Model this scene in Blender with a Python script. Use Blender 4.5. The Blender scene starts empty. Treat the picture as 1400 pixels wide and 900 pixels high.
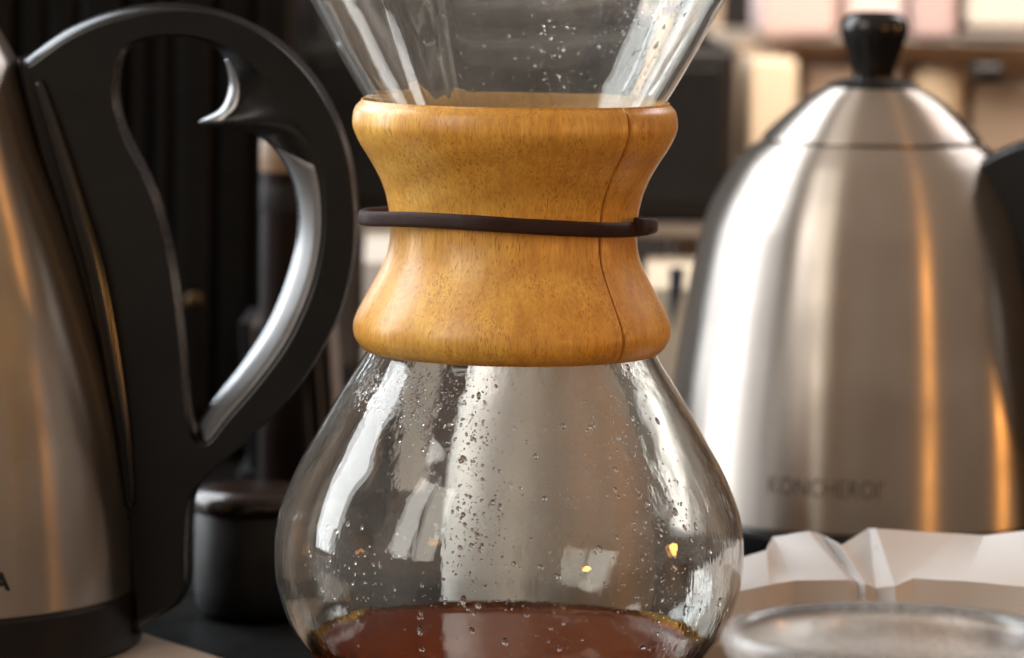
import bpy, bmesh, math, random
import numpy as np
from mathutils import Vector, Matrix, Euler, noise

R_ = math.radians
random.seed(7)
S = bpy.context.scene
COL = S.collection

# ------------------------------------------------------------------ camera, world, lights, exposure
FPX = 5400.0                      # focal length in photograph pixels (1400 wide)
CAM_LOC = Vector((0.0, -1.107, 0.224))
PITCH = 0.1024
ROLL = R_(-0.85)
cam_d = bpy.data.cameras.new("camera")
cam = bpy.data.objects.new("camera", cam_d)
COL.objects.link(cam)
cam_rot = (Matrix.Rotation(math.pi / 2 - PITCH, 3, 'X') @ Matrix.Rotation(-ROLL, 3, 'Z'))
cam.matrix_world = Matrix.Translation(CAM_LOC) @ cam_rot.to_4x4()
cam_d.sensor_width = 36.0
cam_d.lens = 36.0 * FPX / 1400.0
cam_d.clip_start = 0.05
cam_d.clip_end = 50
cam_d.dof.use_dof = True
cam_d.dof.focus_distance = 1.065
cam_d.dof.aperture_fstop = 12.5
cam_d.dof.aperture_blades = 9
S.camera = cam

W = bpy.data.worlds.new("World")
S.world = W
W.use_nodes = True
wn = W.node_tree.nodes
wl = W.node_tree.links
bg = wn["Background"]
wtc = wn.new("ShaderNodeTexCoord")
wsep = wn.new("ShaderNodeSeparateXYZ")
wl.new(wtc.outputs["Generated"], wsep.inputs[0])
wr = wn.new("ShaderNodeValToRGB")
wmr = wn.new("ShaderNodeMapRange")
wmr.inputs["From Min"].default_value = -1
wmr.inputs["From Max"].default_value = 1
wl.new(wsep.outputs["Z"], wmr.inputs["Value"])
wl.new(wmr.outputs[0], wr.inputs[0])
wr.color_ramp.elements[0].color = (0.13, 0.092, 0.070, 1)
wr.color_ramp.elements[0].position = 0.30
wr.color_ramp.elements[1].color = (0.46, 0.345, 0.262, 1)
wr.color_ramp.elements[1].position = 0.56
wl.new(wr.outputs[0], bg.inputs["Color"])
bg.inputs["Strength"].default_value = 0.85

TARGET = Vector((0.0, 0.0, 0.1))


def polar(az, elev, dist):
    """az measured from the camera side (-Y), positive to the right."""
    a, e = R_(az), R_(elev)
    return TARGET + Vector((math.sin(a) * math.cos(e), -math.cos(a) * math.cos(e), math.sin(e))) * dist


def area(name, az, elev, dist, w, h, power, color, vertical=True):
    l = bpy.data.lights.new(name, 'AREA')
    l.shape = 'RECTANGLE'
    l.size, l.size_y = w, h
    l.energy = power
    l.color = color
    o = bpy.data.objects.new(name, l)
    COL.objects.link(o)
    p = polar(az, elev, dist)
    o.location = p
    d = (TARGET - p)
    if vertical:
        d.z *= 0.35
    o.rotation_euler = d.to_track_quat('-Z', 'Y').to_euler()
    return o


# windows of the cafe on the left, their panes separated by the glazing bars
area("window_light", -143, 30, 1.9, 0.50, 1.90, 24.0, (0.84, 0.92, 1.0))
area("window_light", -124, 31, 1.9, 0.54, 1.95, 25.0, (0.90, 0.95, 1.0))
area("window_light", -107, 31, 1.8, 0.50, 1.95, 28.0, (0.95, 0.98, 1.0))
area("window_light", -54, 28, 2.6, 0.52, 1.9, 17.0, (1.0, 0.96, 0.90))
area("window_light", -39, 28, 2.6, 0.52, 1.9, 12.0, (1.0, 0.93, 0.82))
# a far window behind on the right (rim light)
area("window_light", 142, 33, 2.3, 0.7, 0.9, 13.0, (1.0, 0.95, 0.95))

sh = bpy.data.lights.new("shelf_fill", 'AREA')
sh.shape = 'RECTANGLE'; sh.size = 0.5; sh.size_y = 0.08; sh.energy = 3.4; sh.color = (1.0, 0.86, 0.74)  # unseen fill light added to brighten the boxes on the rack
sho = bpy.data.objects.new("shelf_fill", sh)
COL.objects.link(sho)
sho.location = (0.22, 0.48, 0.40)
sho.rotation_euler = (Vector((0.24, 0.8, 0.15)) - Vector(sho.location)).to_track_quat('-Z', 'Y').to_euler()


def pendant(az, elev, dist, rad, power):
    l = bpy.data.lights.new("pendant_light", 'POINT')
    l.shadow_soft_size = rad
    l.energy = power
    l.color = (1.0, 0.42, 0.09)
    o = bpy.data.objects.new("pendant_light", l)
    COL.objects.link(o)
    o.location = polar(az, elev, dist)


pendant(38, 4, 2.6, 0.10, 26.0)
pendant(88, 4, 2.3, 0.10, 22.0)

S.view_settings.view_transform = 'Standard'
S.view_settings.look = 'None'
S.view_settings.exposure = 0.0
S.view_settings.gamma = 1.0
S.render.engine = 'CYCLES'
S.cycles.max_bounces = 18
S.cycles.transmission_bounces = 14
S.cycles.glossy_bounces = 6
S.cycles.diffuse_bounces = 4
S.cycles.transparent_max_bounces = 16
S.cycles.sample_clamp_indirect = 6.0
S.cycles.use_denoising = True


# ------------------------------------------------------------------ helpers
def P(px, py, Y):
    """World point where the ray through photograph pixel (px, py) meets the upright plane y = Y."""
    d = cam_rot @ Vector(((px - 700) / FPX, (450 - py) / FPX, -1.0))
    t = (Y - CAM_LOC.y) / d.y
    return CAM_LOC + d * t


def SC(Y):
    return (Y - CAM_LOC.y) / FPX


def rollx(cx, py, Y):
    return P(cx, py, Y).x


def zc(py, Y):
    """height of pixel row py on the upright line through the picture's centre column"""
    d = Matrix.Rotation(math.pi / 2 - PITCH, 3, 'X') @ Vector((0, (450 - py) / FPX, -1.0))
    t = (Y - CAM_LOC.y) / d.y
    return CAM_LOC.z + d.z * t


def tag(o, label=None, cat=None, group=None, kind=None):
    if label: o["label"] = label
    if cat: o["category"] = cat
    if group: o["group"] = group
    if kind: o["kind"] = kind
    return o


def empty(name, loc, rz=0.0):
    o = bpy.data.objects.new(name, None)
    o.empty_display_size = 0.01
    COL.objects.link(o)
    o.location = loc
    o.rotation_euler = (0, 0, rz)
    return o


def mesh_obj(name, verts, faces, mat, parent=None, loc=None, smooth=True, mats=None):
    me = bpy.data.meshes.new(name)
    me.from_pydata([tuple(v) for v in verts], [], faces)
    me.validate()
    me.update()
    o = bpy.data.objects.new(name, me)
    COL.objects.link(o)
    if mat: me.materials.append(mat)
    if smooth:
        me.polygons.foreach_set("use_smooth", [True] * len(me.polygons))
    if parent: o.parent = parent
    if loc is not None: o.location = loc
    fix_normals(me)
    return o


def fix_normals(me):
    bm = bmesh.new()
    bm.from_mesh(me)
    bmesh.ops.recalc_face_normals(bm, faces=bm.faces)
    bm.to_mesh(me)
    bm.free()


def catmull(pts, n, closed=False):
    pts = [np.array(p, float) for p in pts]
    m = len(pts)
    segs = m if closed else m - 1
    dense = []
    for i in range(segs):
        if closed:
            p0, p1, p2, p3 = pts[(i - 1) % m], pts[i], pts[(i + 1) % m], pts[(i + 2) % m]
        else:
            p0, p1, p2, p3 = pts[max(i - 1, 0)], pts[i], pts[i + 1], pts[min(i + 2, m - 1)]
        k = max(2, n // segs)
        for j in range(k):
            t = j / k
            dense.append(0.5 * ((2 * p1) + (-p0 + p2) * t + (2 * p0 - 5 * p1 + 4 * p2 - p3) * t * t + (-p0 + 3 * p1 - 3 * p2 + p3) * t ** 3))
    if not closed: dense.append(pts[-1])
    return dense


def lathe(prof, segs=96, closed=False, a0=0.0, a1=2 * math.pi, rfun=None):
    """prof: list of (r, z); returns verts, faces. closed: the profile is a loop."""
    full = abs(a1 - a0 - 2 * math.pi) < 1e-6
    na = segs if full else segs + 1
    V, F = [], []
    for i in range(na):
        a = a0 + (a1 - a0) * i / segs
        for k, (r, z) in enumerate(prof):
            rr = r if rfun is None else rfun(r, z, a, k)
            V.append((rr * math.sin(a), -rr * math.cos(a), z))
    n = len(prof)
    for i in range(segs):
        j = (i + 1) % na
        for k in range(n if closed else n - 1):
            l = (k + 1) % n
            F.append((i * n + k, j * n + k, j * n + l, i * n + l))
    if not full and closed:
        F.append(tuple(range(n)))
        F.append(tuple(reversed(range((na - 1) * n, na * n))))
    return V, F


def merge(me, d=1e-6):
    bm = bmesh.new()
    bm.from_mesh(me)
    bmesh.ops.remove_doubles(bm, verts=bm.verts, dist=d)
    bmesh.ops.recalc_face_normals(bm, faces=bm.faces)
    bm.to_mesh(me)
    bm.free()


def lathe_obj(name, prof, mat, parent=None, loc=None, segs=96, closed=False, **kw):
    V, F = lathe(prof, segs, closed, **kw)
    o = mesh_obj(name, V, F, mat, parent, loc)
    merge(o.data)
    return o


def bevel_box(name, x0, x1, y0, y1, z0, z1, mat, parent=None, bev=0.001, seg=2, loc=None):
    bm = bmesh.new()
    bmesh.ops.create_cube(bm, size=1.0)
    for v in bm.verts:
        v.co = Vector((x0 if v.co.x < 0 else x1, y0 if v.co.y < 0 else y1, z0 if v.co.z < 0 else z1))
    if bev > 0:
        bmesh.ops.bevel(bm, geom=list(bm.edges), offset=bev, segments=seg, profile=0.5, affect='EDGES')
    me = bpy.data.meshes.new(name)
    bm.to_mesh(me)
    bm.free()
    me.materials.append(mat)
    o = bpy.data.objects.new(name, me)
    COL.objects.link(o)
    for p in me.polygons: p.use_smooth = (seg > 1 and bev > 0)
    if parent: o.parent = parent
    if loc is not None: o.location = loc
    if bev > 0:
        try:
            md = o.modifiers.new("weighted", 'WEIGHTED_NORMAL')
            md.keep_sharp = False
        except Exception:
            pass
    return o


def tube(name, path, rad, mat, parent=None, closed=False, n=12, flat=None, up=Vector((0, 0, 1))):
    """rad: number or list; flat=(a, b) half extents along normal / binormal."""
    m = len(path)
    path = [Vector(p) for p in path]
    V, F = [], []
    for i, p in enumerate(path):
        if closed:
            t = (path[(i + 1) % m] - path[i - 1]).normalized()
        else:
            t = (path[min(i + 1, m - 1)] - path[max(i - 1, 0)]).normalized()
        s = t.cross(up)
        if s.length < 1e-5: s = t.cross(Vector((1, 0, 0)))
        s.normalize()
        u = s.cross(t).normalized()
        r = rad[i] if isinstance(rad, (list, tuple)) else rad
        for k in range(n):
            a = 2 * math.pi * k / n
            c, d = math.cos(a), math.sin(a)
            if flat:   # rounded-rectangle section
                e = 0.66
                cx = math.copysign(abs(c) ** e, c) * flat[0]
                dx = math.copysign(abs(d) ** e, d) * flat[1]
                V.append(p + s * cx * r + u * dx * r)
            else:
                V.append(p + s * c * r + u * d * r)
    segs = m if closed else m - 1
    for i in range(segs):
        j = (i + 1) % m
        for k in range(n):
            l = (k + 1) % n
            F.append((i * n + k, i * n + l, j * n + l, j * n + k))
    if not closed:
        F.append(tuple(range(n)))
        F.append(tuple(reversed(range((m - 1) * n, m * n))))
    return mesh_obj(name, V, F, mat, parent)


# ------------------------------------------------------------------ materials
def mat_new(name):
    m = bpy.data.materials.new(name)
    m.use_nodes = True
    nt = m.node_tree
    return m, nt, nt.nodes, nt.links, nt.nodes["Principled BSDF"]


def N(nodes, t, **kw):
    n = nodes.new(t)
    for k, v in kw.items():
        if k in n.inputs.keys() if hasattr(n.inputs, 'keys') else False:
            n.inputs[k].default_value = v
        else:
            setattr(n, k, v)
    return n


def noise_node(nodes, links, vec, scale, detail=3, rough=0.5, mscale=None, rot=None):
    if mscale or rot:
        mp = nodes.new("ShaderNodeMapping")
        if mscale: mp.inputs["Scale"].default_value = mscale
        if rot: mp.inputs["Rotation"].default_value = rot
        links.new(vec, mp.inputs["Vector"])
        vec = mp.outputs["Vector"]
    n = nodes.new("ShaderNodeTexNoise")
    n.inputs["Scale"].default_value = scale
    n.inputs["Detail"].default_value = detail
    n.inputs["Roughness"].default_value = rough
    links.new(vec, n.inputs["Vector"])
    return n


def ramp(nodes, links, fac, stops):
    r = nodes.new("ShaderNodeValToRGB")
    els = r.color_ramp.elements
    while len(els) < len(stops): els.new(0.5)
    for e, (p, c) in zip(els, stops):
        e.position = p
        e.color = (c, c, c, 1) if isinstance(c, (int, float)) else (*c, 1)
    links.new(fac, r.inputs[0])
    return r


def mixc(nodes, links, fac, a, b, blend='MIX'):
    m = nodes.new("ShaderNodeMix")
    m.data_type = 'RGBA'
    m.blend_type = blend
    for sock, v in ((m.inputs[0], fac), (m.inputs[6], a), (m.inputs[7], b)):
        if isinstance(v, (int, float)): sock.default_value = v
        elif isinstance(v, (tuple, list)): sock.default_value = (*v, 1)
        else: links.new(v, sock)
    return m.outputs[2]


def bump(nodes, links, h, strength, dist, normal_to):
    b = nodes.new("ShaderNodeBump")
    b.inputs["Strength"].default_value = strength
    b.inputs["Distance"].default_value = dist
    links.new(h, b.inputs["Height"])
    links.new(b.outputs[0], normal_to)
    return b


def plain(name, col, rough=0.5, metal=0.0, nscale=60, var=0.25, bstr=0.15, bdist=0.0004, coat=0.0, rvar=0.12, spec=0.5):
    m, nt, nd, lk, bs = mat_new(name)
    tc = nd.new("ShaderNodeTexCoord")
    n1 = noise_node(nd, lk, tc.outputs["Object"], nscale, 5, 0.6)
    c = mixc(nd, lk, n1.outputs["Fac"], tuple(x * (1 - var) for x in col), tuple(min(1, x * (1 + var)) for x in col))
    lk.new(c, bs.inputs["Base Color"])
    r = ramp(nd, lk, n1.outputs["Fac"], [(0.3, max(0.02, rough - rvar)), (0.7, min(1, rough + rvar))])
    lk.new(r.outputs[0], bs.inputs["Roughness"])
    bs.inputs["Metallic"].default_value = metal
    bs.inputs["Coat Weight"].default_value = coat
    bs.inputs["Specular IOR Level"].default_value = spec
    if bstr > 0:
        n2 = noise_node(nd, lk, tc.outputs["Object"], nscale * 25, 3, 0.6)
        bump(nd, lk, n2.outputs["Fac"], bstr, bdist, bs.inputs["Normal"])
    return m


def steel_mat(name, col=(0.60, 0.545, 0.49), rough=0.35, aniso=1.0):
    m, nt, nd, lk, bs = mat_new(name)
    tc = nd.new("ShaderNodeTexCoord")
    sep = nd.new("ShaderNodeSeparateXYZ")
    lk.new(tc.outputs["Object"], sep.inputs[0])
    at = nd.new("ShaderNodeMath")
    at.operation = 'ARCTAN2'
    lk.new(sep.outputs["X"], at.inputs[0])
    lk.new(sep.outputs["Y"], at.inputs[1])
    cb = nd.new("ShaderNodeCombineXYZ")
    lk.new(at.outputs[0], cb.inputs[0])
    zz = nd.new("ShaderNodeMath")
    zz.operation = 'MULTIPLY'
    zz.inputs[1].default_value = 900.0
    lk.new(sep.outputs["Z"], zz.inputs[0])
    lk.new(zz.outputs[0], cb.inputs[2])
    br = noise_node(nd, lk, cb.outputs[0], 3.0, 4, 0.65)
    big = noise_node(nd, lk, tc.outputs["Object"], 28, 4, 0.55)
    c1 = mixc(nd, lk, br.outputs["Fac"], tuple(x * 0.90 for x in col), tuple(min(1, x * 1.08) for x in col))
    c2 = mixc(nd, lk, ramp(nd, lk, big.outputs["Fac"], [(0.35, 0.0), (0.75, 0.22)]).outputs[0], c1, tuple(x * 0.75 for x in col))
    lk.new(c2, bs.inputs["Base Color"])
    bs.inputs["Metallic"].default_value = 0.90
    rr = ramp(nd, lk, big.outputs["Fac"], [(0.3, rough - 0.05), (0.7, rough + 0.08)])
    lk.new(rr.outputs[0], bs.inputs["Roughness"])
    bs.inputs["Anisotropic"].default_value = aniso
    bs.inputs["Anisotropic Rotation"].default_value = 0.25
    tg = nd.new("ShaderNodeTangent")
    tg.direction_type = 'RADIAL'
    tg.axis = 'Z'
    lk.new(tg.outputs[0], bs.inputs["Tangent"])
    bump(nd, lk, br.outputs["Fac"], 0.12, 0.0001, bs.inputs["Normal"])
    return m


def wood_mat():
    m, nt, nd, lk, bs = mat_new("lacquered_wood")
    tc = nd.new("ShaderNodeTexCoord")
    V0 = tc.outputs["Object"]
    # warp
    wv = noise_node(nd, lk, V0, 18, 2, 0.5)
    vm = nd.new("ShaderNodeVectorMath")
    vm.operation = 'SCALE'
    vm.inputs["Scale"].default_value = 0.004
    lk.new(wv.outputs["Color"], vm.inputs[0])
    va = nd.new("ShaderNodeVectorMath")
    va.operation = 'ADD'
    lk.new(V0, va.inputs[0])
    lk.new(vm.outputs[0], va.inputs[1])
    VV = va.outputs[0]
    rot = (R_(10), R_(-9), 0)
    pores = noise_node(nd, lk, VV, 1.0, 2.0, 0.55, mscale=(2100, 2100, 330), rot=(R_(14), R_(24), 0))
    pr = ramp(nd, lk, pores.outputs["Fac"], [(0.54, 0.0), (0.66, 1.0)])
    fine = noise_node(nd, lk, VV, 1.0, 5, 0.7, mscale=(1100, 1100, 60), rot=rot)
    mid = noise_node(nd, lk, VV, 1.0, 3, 0.5, mscale=(300, 300, 14), rot=rot)
    figure = noise_node(nd, lk, VV, 1.0, 3, 0.5, mscale=(34, 34, 26), rot=(R_(40), 0, R_(20)))
    wav = nd.new("ShaderNodeTexWave")
    wav.wave_type = 'RINGS'
    wav.rings_direction = 'Y'
    mp = nd.new("ShaderNodeMapping")
    mp.inputs["Location"].default_value = (-0.012, 0.0, -0.176)
    mp.inputs["Scale"].default_value = (1.0, 0.4, 1.5)
    lk.new(VV, mp.inputs["Vector"])
    lk.new(mp.outputs[0], wav.inputs["Vector"])
    wav.inputs["Scale"].default_value = 20
    wav.inputs["Distortion"].default_value = 2.2
    wav.inputs["Detail"].default_value = 2
    wav.inputs["Detail Scale"].default_value = 1.0
    c = mixc(nd, lk, ramp(nd, lk, figure.outputs["Fac"], [(0.38, 0.0), (0.62, 1.0)]).outputs[0], (0.90, 0.47, 0.072), (0.95, 0.58, 0.125))
    c = mixc(nd, lk, ramp(nd, lk, wav.outputs["Fac"], [(0.2, 0.0), (1.0, 0.32)]).outputs[0], c, (0.55, 0.25, 0.042))
    c = mixc(nd, lk, ramp(nd, lk, mid.outputs["Fac"], [(0.46, 0.0), (0.70, 0.42)]).outputs[0], c, (0.50, 0.20, 0.03))
    c = mixc(nd, lk, ramp(nd, lk, fine.outputs["Fac"], [(0.38, 0.0), (0.72, 0.6)]).outputs[0], c, (0.50, 0.20, 0.035))
    pf = nd.new("ShaderNodeMath")
    pf.operation = 'MULTIPLY'
    pf.inputs[1].default_value = 0.5
    pm_ = noise_node(nd, lk, VV, 1.0, 3, 0.6, mscale=(120, 120, 60))
    pq_ = nd.new("ShaderNodeMath")
    pq_.operation = 'MULTIPLY'
    lk.new(pr.outputs[0], pq_.inputs[0])
    lk.new(ramp(nd, lk, pm_.outputs["Fac"], [(0.36, 0.25), (0.62, 1.6)]).outputs[0], pq_.inputs[1])
    lk.new(pq_.outputs[0], pf.inputs[0])
    c = mixc(nd, lk, pf.outputs[0], c, (0.33, 0.115, 0.018))
    lk.new(c, bs.inputs["Base Color"])
    rr = ramp(nd, lk, fine.outputs["Fac"], [(0.3, 0.33), (0.7, 0.45)])
    lk.new(rr.outputs[0], bs.inputs["Roughness"])
    bs.inputs["Coat Weight"].default_value = 0.22
    bs.inputs["Coat Roughness"].default_value = 0.22
    ad = nd.new("ShaderNodeMath")
    ad.operation = 'ADD'
    lk.new(fine.outputs["Fac"], ad.inputs[0])
    lk.new(pr.outputs[0], ad.inputs[1])
    bb = bump(nd, lk, ad.outputs[0], 0.15, -0.0001, bs.inputs["Normal"])
    return m


def glass_mat(name, tint=(0.985, 0.99, 0.98), ior=1.47, haze=0.0, rough=0.0, hazecol=(0.75, 0.72, 0.68), zlo=None, zhi=None):
    m, nt, nd, lk, bs = mat_new(name)
    out = [n for n in nd if n.type == 'OUTPUT_MATERIAL'][0]
    nd.remove(bs)
    g = nd.new("ShaderNodeBsdfGlass")
    g.inputs["Color"].default_value = (*tint, 1)
    g.inputs["IOR"].default_value = ior
    g.inputs["Roughness"].default_value = rough
    tc = nd.new("ShaderNodeTexCoord")
    wob = noise_node(nd, lk, tc.outputs["Object"], 22, 2, 0.4)
    b1_ = nd.new("ShaderNodeBump")
    b1_.inputs["Strength"].default_value = 0.3
    b1_.inputs["Distance"].default_value = 0.0010
    lk.new(wob.outputs["Fac"], b1_.inputs["Height"])
    if haze > 0.15:
        w2 = noise_node(nd, lk, tc.outputs["Object"], 1.0, 3, 0.6, mscale=(150, 150, 55))
        w3 = ramp(nd, lk, noise_node(nd, lk, tc.outputs["Object"], 30, 2, 0.5).outputs["Fac"], [(0.42, 0.0), (0.62, 1.0)])
        mm = nd.new("ShaderNodeMath"); mm.operation = 'MULTIPLY'
        sp_ = nd.new("ShaderNodeSeparateXYZ")
        lk.new(tc.outputs["Object"], sp_.inputs[0])
        zr_ = nd.new("ShaderNodeMapRange")
        zr_.inputs["From Min"].default_value = 0.150
        zr_.inputs["From Max"].default_value = 0.110
        zr_.inputs["To Min"].default_value = 0.12
        lk.new(sp_.outputs["Z"], zr_.inputs["Value"])
        m0 = nd.new("ShaderNodeMath"); m0.operation = 'MULTIPLY'
        lk.new(w3.outputs[0], m0.inputs[0]); lk.new(zr_.outputs[0], m0.inputs[1])
        lk.new(w2.outputs["Fac"], mm.inputs[0]); lk.new(m0.outputs[0], mm.inputs[1])
        b2_ = nd.new("ShaderNodeBump")
        b2_.inputs["Strength"].default_value = 0.24
        b2_.inputs["Distance"].default_value = 0.0006
        lk.new(mm.outputs[0], b2_.inputs["Height"])
        lk.new(b1_.outputs[0], b2_.inputs["Normal"])
        lk.new(b2_.outputs[0], g.inputs["Normal"])
    else:
        lk.new(b1_.outputs[0], g.inputs["Normal"])
    if haze <= 0:
        lk.new(g.outputs[0], out.inputs["Surface"])
        return m
    d = nd.new("ShaderNodeBsdfDiffuse")
    d.inputs["Color"].default_value = (*hazecol, 1)
    t = nd.new("ShaderNodeBsdfTranslucent")
    t.inputs["Color"].default_value = (*hazecol, 1)
    dm = nd.new("ShaderNodeMixShader")
    lk.new(d.outputs[0], dm.inputs[1])
    lk.new(t.outputs[0], dm.inputs[2])
    n1 = noise_node(nd, lk, tc.outputs["Object"], 26, 3, 0.55, mscale=(1, 1, 0.55))
    n2 = noise_node(nd, lk, tc.outputs["Object"], 1500, 2, 0.6)
    n3 = noise_node(nd, lk, tc.outputs["Object"], 1.0, 3, 0.6, mscale=(260, 260, 26))
    a = ramp(nd, lk, n1.outputs["Fac"], [(0.38, 0.25), (0.66, 1.0)])
    b = ramp(nd, lk, n2.outputs["Fac"], [(0.38, 0.35), (0.62, 1.0)])
    c = ramp(nd, lk, n3.outputs["Fac"], [(0.35, 0.5), (0.65, 1.0)])
    m1 = nd.new("ShaderNodeMath"); m1.operation = 'MULTIPLY'
    m2 = nd.new("ShaderNodeMath"); m2.operation = 'MULTIPLY'
    m3 = nd.new("ShaderNodeMath"); m3.operation = 'MULTIPLY'
    lk.new(a.outputs[0], m1.inputs[0]); lk.new(b.outputs[0], m1.inputs[1])
    lk.new(m1.outputs[0], m2.inputs[0]); lk.new(c.outputs[0], m2.inputs[1])
    zs_ = nd.new("ShaderNodeSeparateXYZ")
    lk.new(tc.outputs["Object"], zs_.inputs[0])
    zm_ = nd.new("ShaderNodeMapRange")     # the wetted foot of the glass carries no condensation
    zm_.inputs["From Min"].default_value = 0.022 if haze < 0.4 else -1
    zm_.inputs["From Max"].default_value = 0.045 if haze < 0.4 else -0.9
    zm_.inputs["To Max"].default_value = haze
    lk.new(zs_.outputs["Z"], zm_.inputs["Value"])
    lk.new(m2.outputs[0], m3.inputs[0]); lk.new(zm_.outputs[0], m3.inputs[1])
    mx = nd.new("ShaderNodeMixShader")
    lk.new(m3.outputs[0], mx.inputs[0])
    lk.new(g.outputs[0], mx.inputs[1])
    lk.new(dm.outputs[0], mx.inputs[2])
    lk.new(mx.outputs[0], out.inputs["Surface"])
    return m


def coffee_mat():
    m, nt, nd, lk, bs = mat_new("brewed_coffee")
    out = [n for n in nd if n.type == 'OUTPUT_MATERIAL'][0]
    nd.remove(bs)
    g = nd.new("ShaderNodeBsdfGlass")
    g.inputs["IOR"].default_value = 1.33
    g.inputs["Color"].default_value = (1, 1, 1, 1)
    df = nd.new("ShaderNodeBsdfDiffuse")
    df.inputs["Color"].default_value = (0.42, 0.070, 0.008, 1)
    mx = nd.new("ShaderNodeMixShader")
    mx.inputs[0].default_value = 0.45
    lk.new(g.outputs[0], mx.inputs[1]); lk.new(df.outputs[0], mx.inputs[2])
    lk.new(mx.outputs[0], out.inputs["Surface"])
    v = nd.new("ShaderNodeVolumeAbsorption")
    v.inputs["Color"].default_value = (0.86, 0.30, 0.06, 1)
    v.inputs["Density"].default_value = 75
    vs = nd.new("ShaderNodeVolumeScatter")
    vs.inputs["Color"].default_value = (0.80, 0.25, 0.08, 1)
    vs.inputs["Density"].default_value = 34
    ad = nd.new("ShaderNodeAddShader")
    lk.new(v.outputs[0], ad.inputs[0]); lk.new(vs.outputs[0], ad.inputs[1])
    lk.new(ad.outputs[0], out.inputs["Volume"])
    return m


M = {}
M['steel'] = steel_mat("brushed_steel")
M['steel_dark'] = steel_mat("brushed_steel_warm", (0.47, 0.425, 0.385), 0.35, 1.0)
M['satin_steel'] = steel_mat('satin_steel', (0.52, 0.47, 0.42), 0.60, 0.5)
M['chrome'] = plain("polished_steel", (0.55, 0.54, 0.53), 0.16, 1.0, 40, 0.08, 0.0)
M['plastic'] = plain("matte_black_plastic", (0.011, 0.011, 0.0108), 0.5, 0, 50, 0.2, 0.25, 0.0002, spec=0.2)
M['bevel_black'] = plain('satin_black_plastic', (0.012, 0.012, 0.012), 0.27, 0, 50, 0.2, 0.12, 0.0001, rvar=0.04, spec=0.4)
M['highlight_grey'] = plain('highlight_silver_grey', (0.33, 0.325, 0.32), 0.34, 0.75, 60, 0.12, 0.1, 0.0001, rvar=0.05)  # paints the window highlight onto the black handle
M['gloss_black'] = plain("glossy_black_plastic", (0.010, 0.0095, 0.009), 0.20, 0, 40, 0.2, 0.05, 0.0001, rvar=0.05)
M['wood'] = wood_mat()
M['leather'] = plain("dark_brown_leather", (0.034, 0.0115, 0.0075), 0.42, 0, 300, 0.4, 0.8, 0.0004, spec=0.25)
M['leather_cut'] = plain("cut_leather_edge", (0.25, 0.15, 0.10), 0.7, 0, 300, 0.3, 0.6, 0.0003)
M['glass'] = glass_mat("clear_glass_with_condensation", haze=0.17)
M['glass_clean'] = glass_mat("thick_tumbler_glass", tint=(0.97, 0.965, 0.955), haze=0.75, rough=0.2, hazecol=(0.9, 0.88, 0.86))
M['water'] = glass_mat("water", tint=(1, 1, 1), ior=1.33)
M['coffee'] = coffee_mat()
M['paper'] = plain("filter_paper", (0.72, 0.69, 0.665), 0.85, 0, 90, 0.03, 0.4, 0.0003, rvar=0.05, spec=0.2)
M['counter'] = plain("black_counter", (0.004, 0.0036, 0.0034), 0.5, 0, 30, 0.3, 0.1, 0.0002, spec=0.08)
M['board'] = plain("cream_board", (0.56, 0.47, 0.39), 0.5, 0, 40, 0.1, 0.2, 0.0003)


# ------------------------------------------------------------------ setting
cnt = bevel_box("counter", -1.6, 1.6, -0.62, 1.55, -0.04, 0.0, M['counter'], bev=0.003)
tag(cnt, kind='structure', label="glossy black counter top under everything")
wallm = plain("dark_plaster", (0.030, 0.024, 0.020), 0.8, 0, 6, 0.3, 0.2, 0.001)
bw = bevel_box("back_wall", -2.2, 2.2, 1.75, 1.85, -0.9, 2.2, wallm, bev=0)
tag(bw, kind='structure')
flag = bevel_box("dark_flag", -0.30, 0.30, -0.05, 0.05, -0.9, 2.0, plain("blue_grey_flag", (0.035, 0.042, 0.05), 0.8, 0, 8, 0.2, 0.2, 0.001), bev=0.004)
flag.location = polar(-82, 0, 1.5)  # unseen dark panel added for the dark band mirrored in the right kettle
flag.location.z = 0
flag.rotation_euler = (0, 0, R_(-82))
tag(flag, kind='structure')

# ------------------------------------------------------------------ the glass coffee maker
sc0 = SC(0.0)


def pr(pts, Y=0.0):
    """pixel profile (row, half width) -> (r, z)"""
    return [(hw * (Y - CAM_LOC.y) / FPX * 1.0, zc(py, Y)) for py, hw in pts]


outer_px = [(-150, 362), (-60, 314), (0, 281.5), (60, 250), (110, 222), (135, 207), (160, 192), (190, 175), (220, 163), (260, 149),
            (300, 144), (340, 149), (380, 165), (420, 179), (460, 189), (488, 202), (515, 219), (540, 235), (570, 253), (600, 270),
            (640, 293), (690, 314), (720, 321), (745, 323.5), (775, 323), (800, 320), (830, 311), (860, 297), (900, 266), (930, 236),
            (960, 196), (980, 150)]
op = [(r, z) for r, z in pr(outer_px)]
op = [tuple(p) for p in catmull(op, 190)]
zmin_v = op[-1][1]
# set the foot on the counter
z_foot = 0.0008
op = [(r, max(z, z_foot)) for r, z in op]
TH = 0.0027


def offset_prof(prof, d):
    res = []
    n = len(prof)
    for i, (r, z) in enumerate(prof):
        a = prof[max(i - 1, 0)]
        b = prof[min(i + 1, n - 1)]
        tx, tz = b[0] - a[0], b[1] - a[1]
        l = math.hypot(tx, tz) or 1
        nx, nz = tz / l, -tx / l      # inward normal for a profile running downwards
        res.append((max(r + nx * d, 0.0005), z + nz * d))
    return res


ip = offset_prof(op, TH)
GROOVE_AZ = R_(-29)


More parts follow.
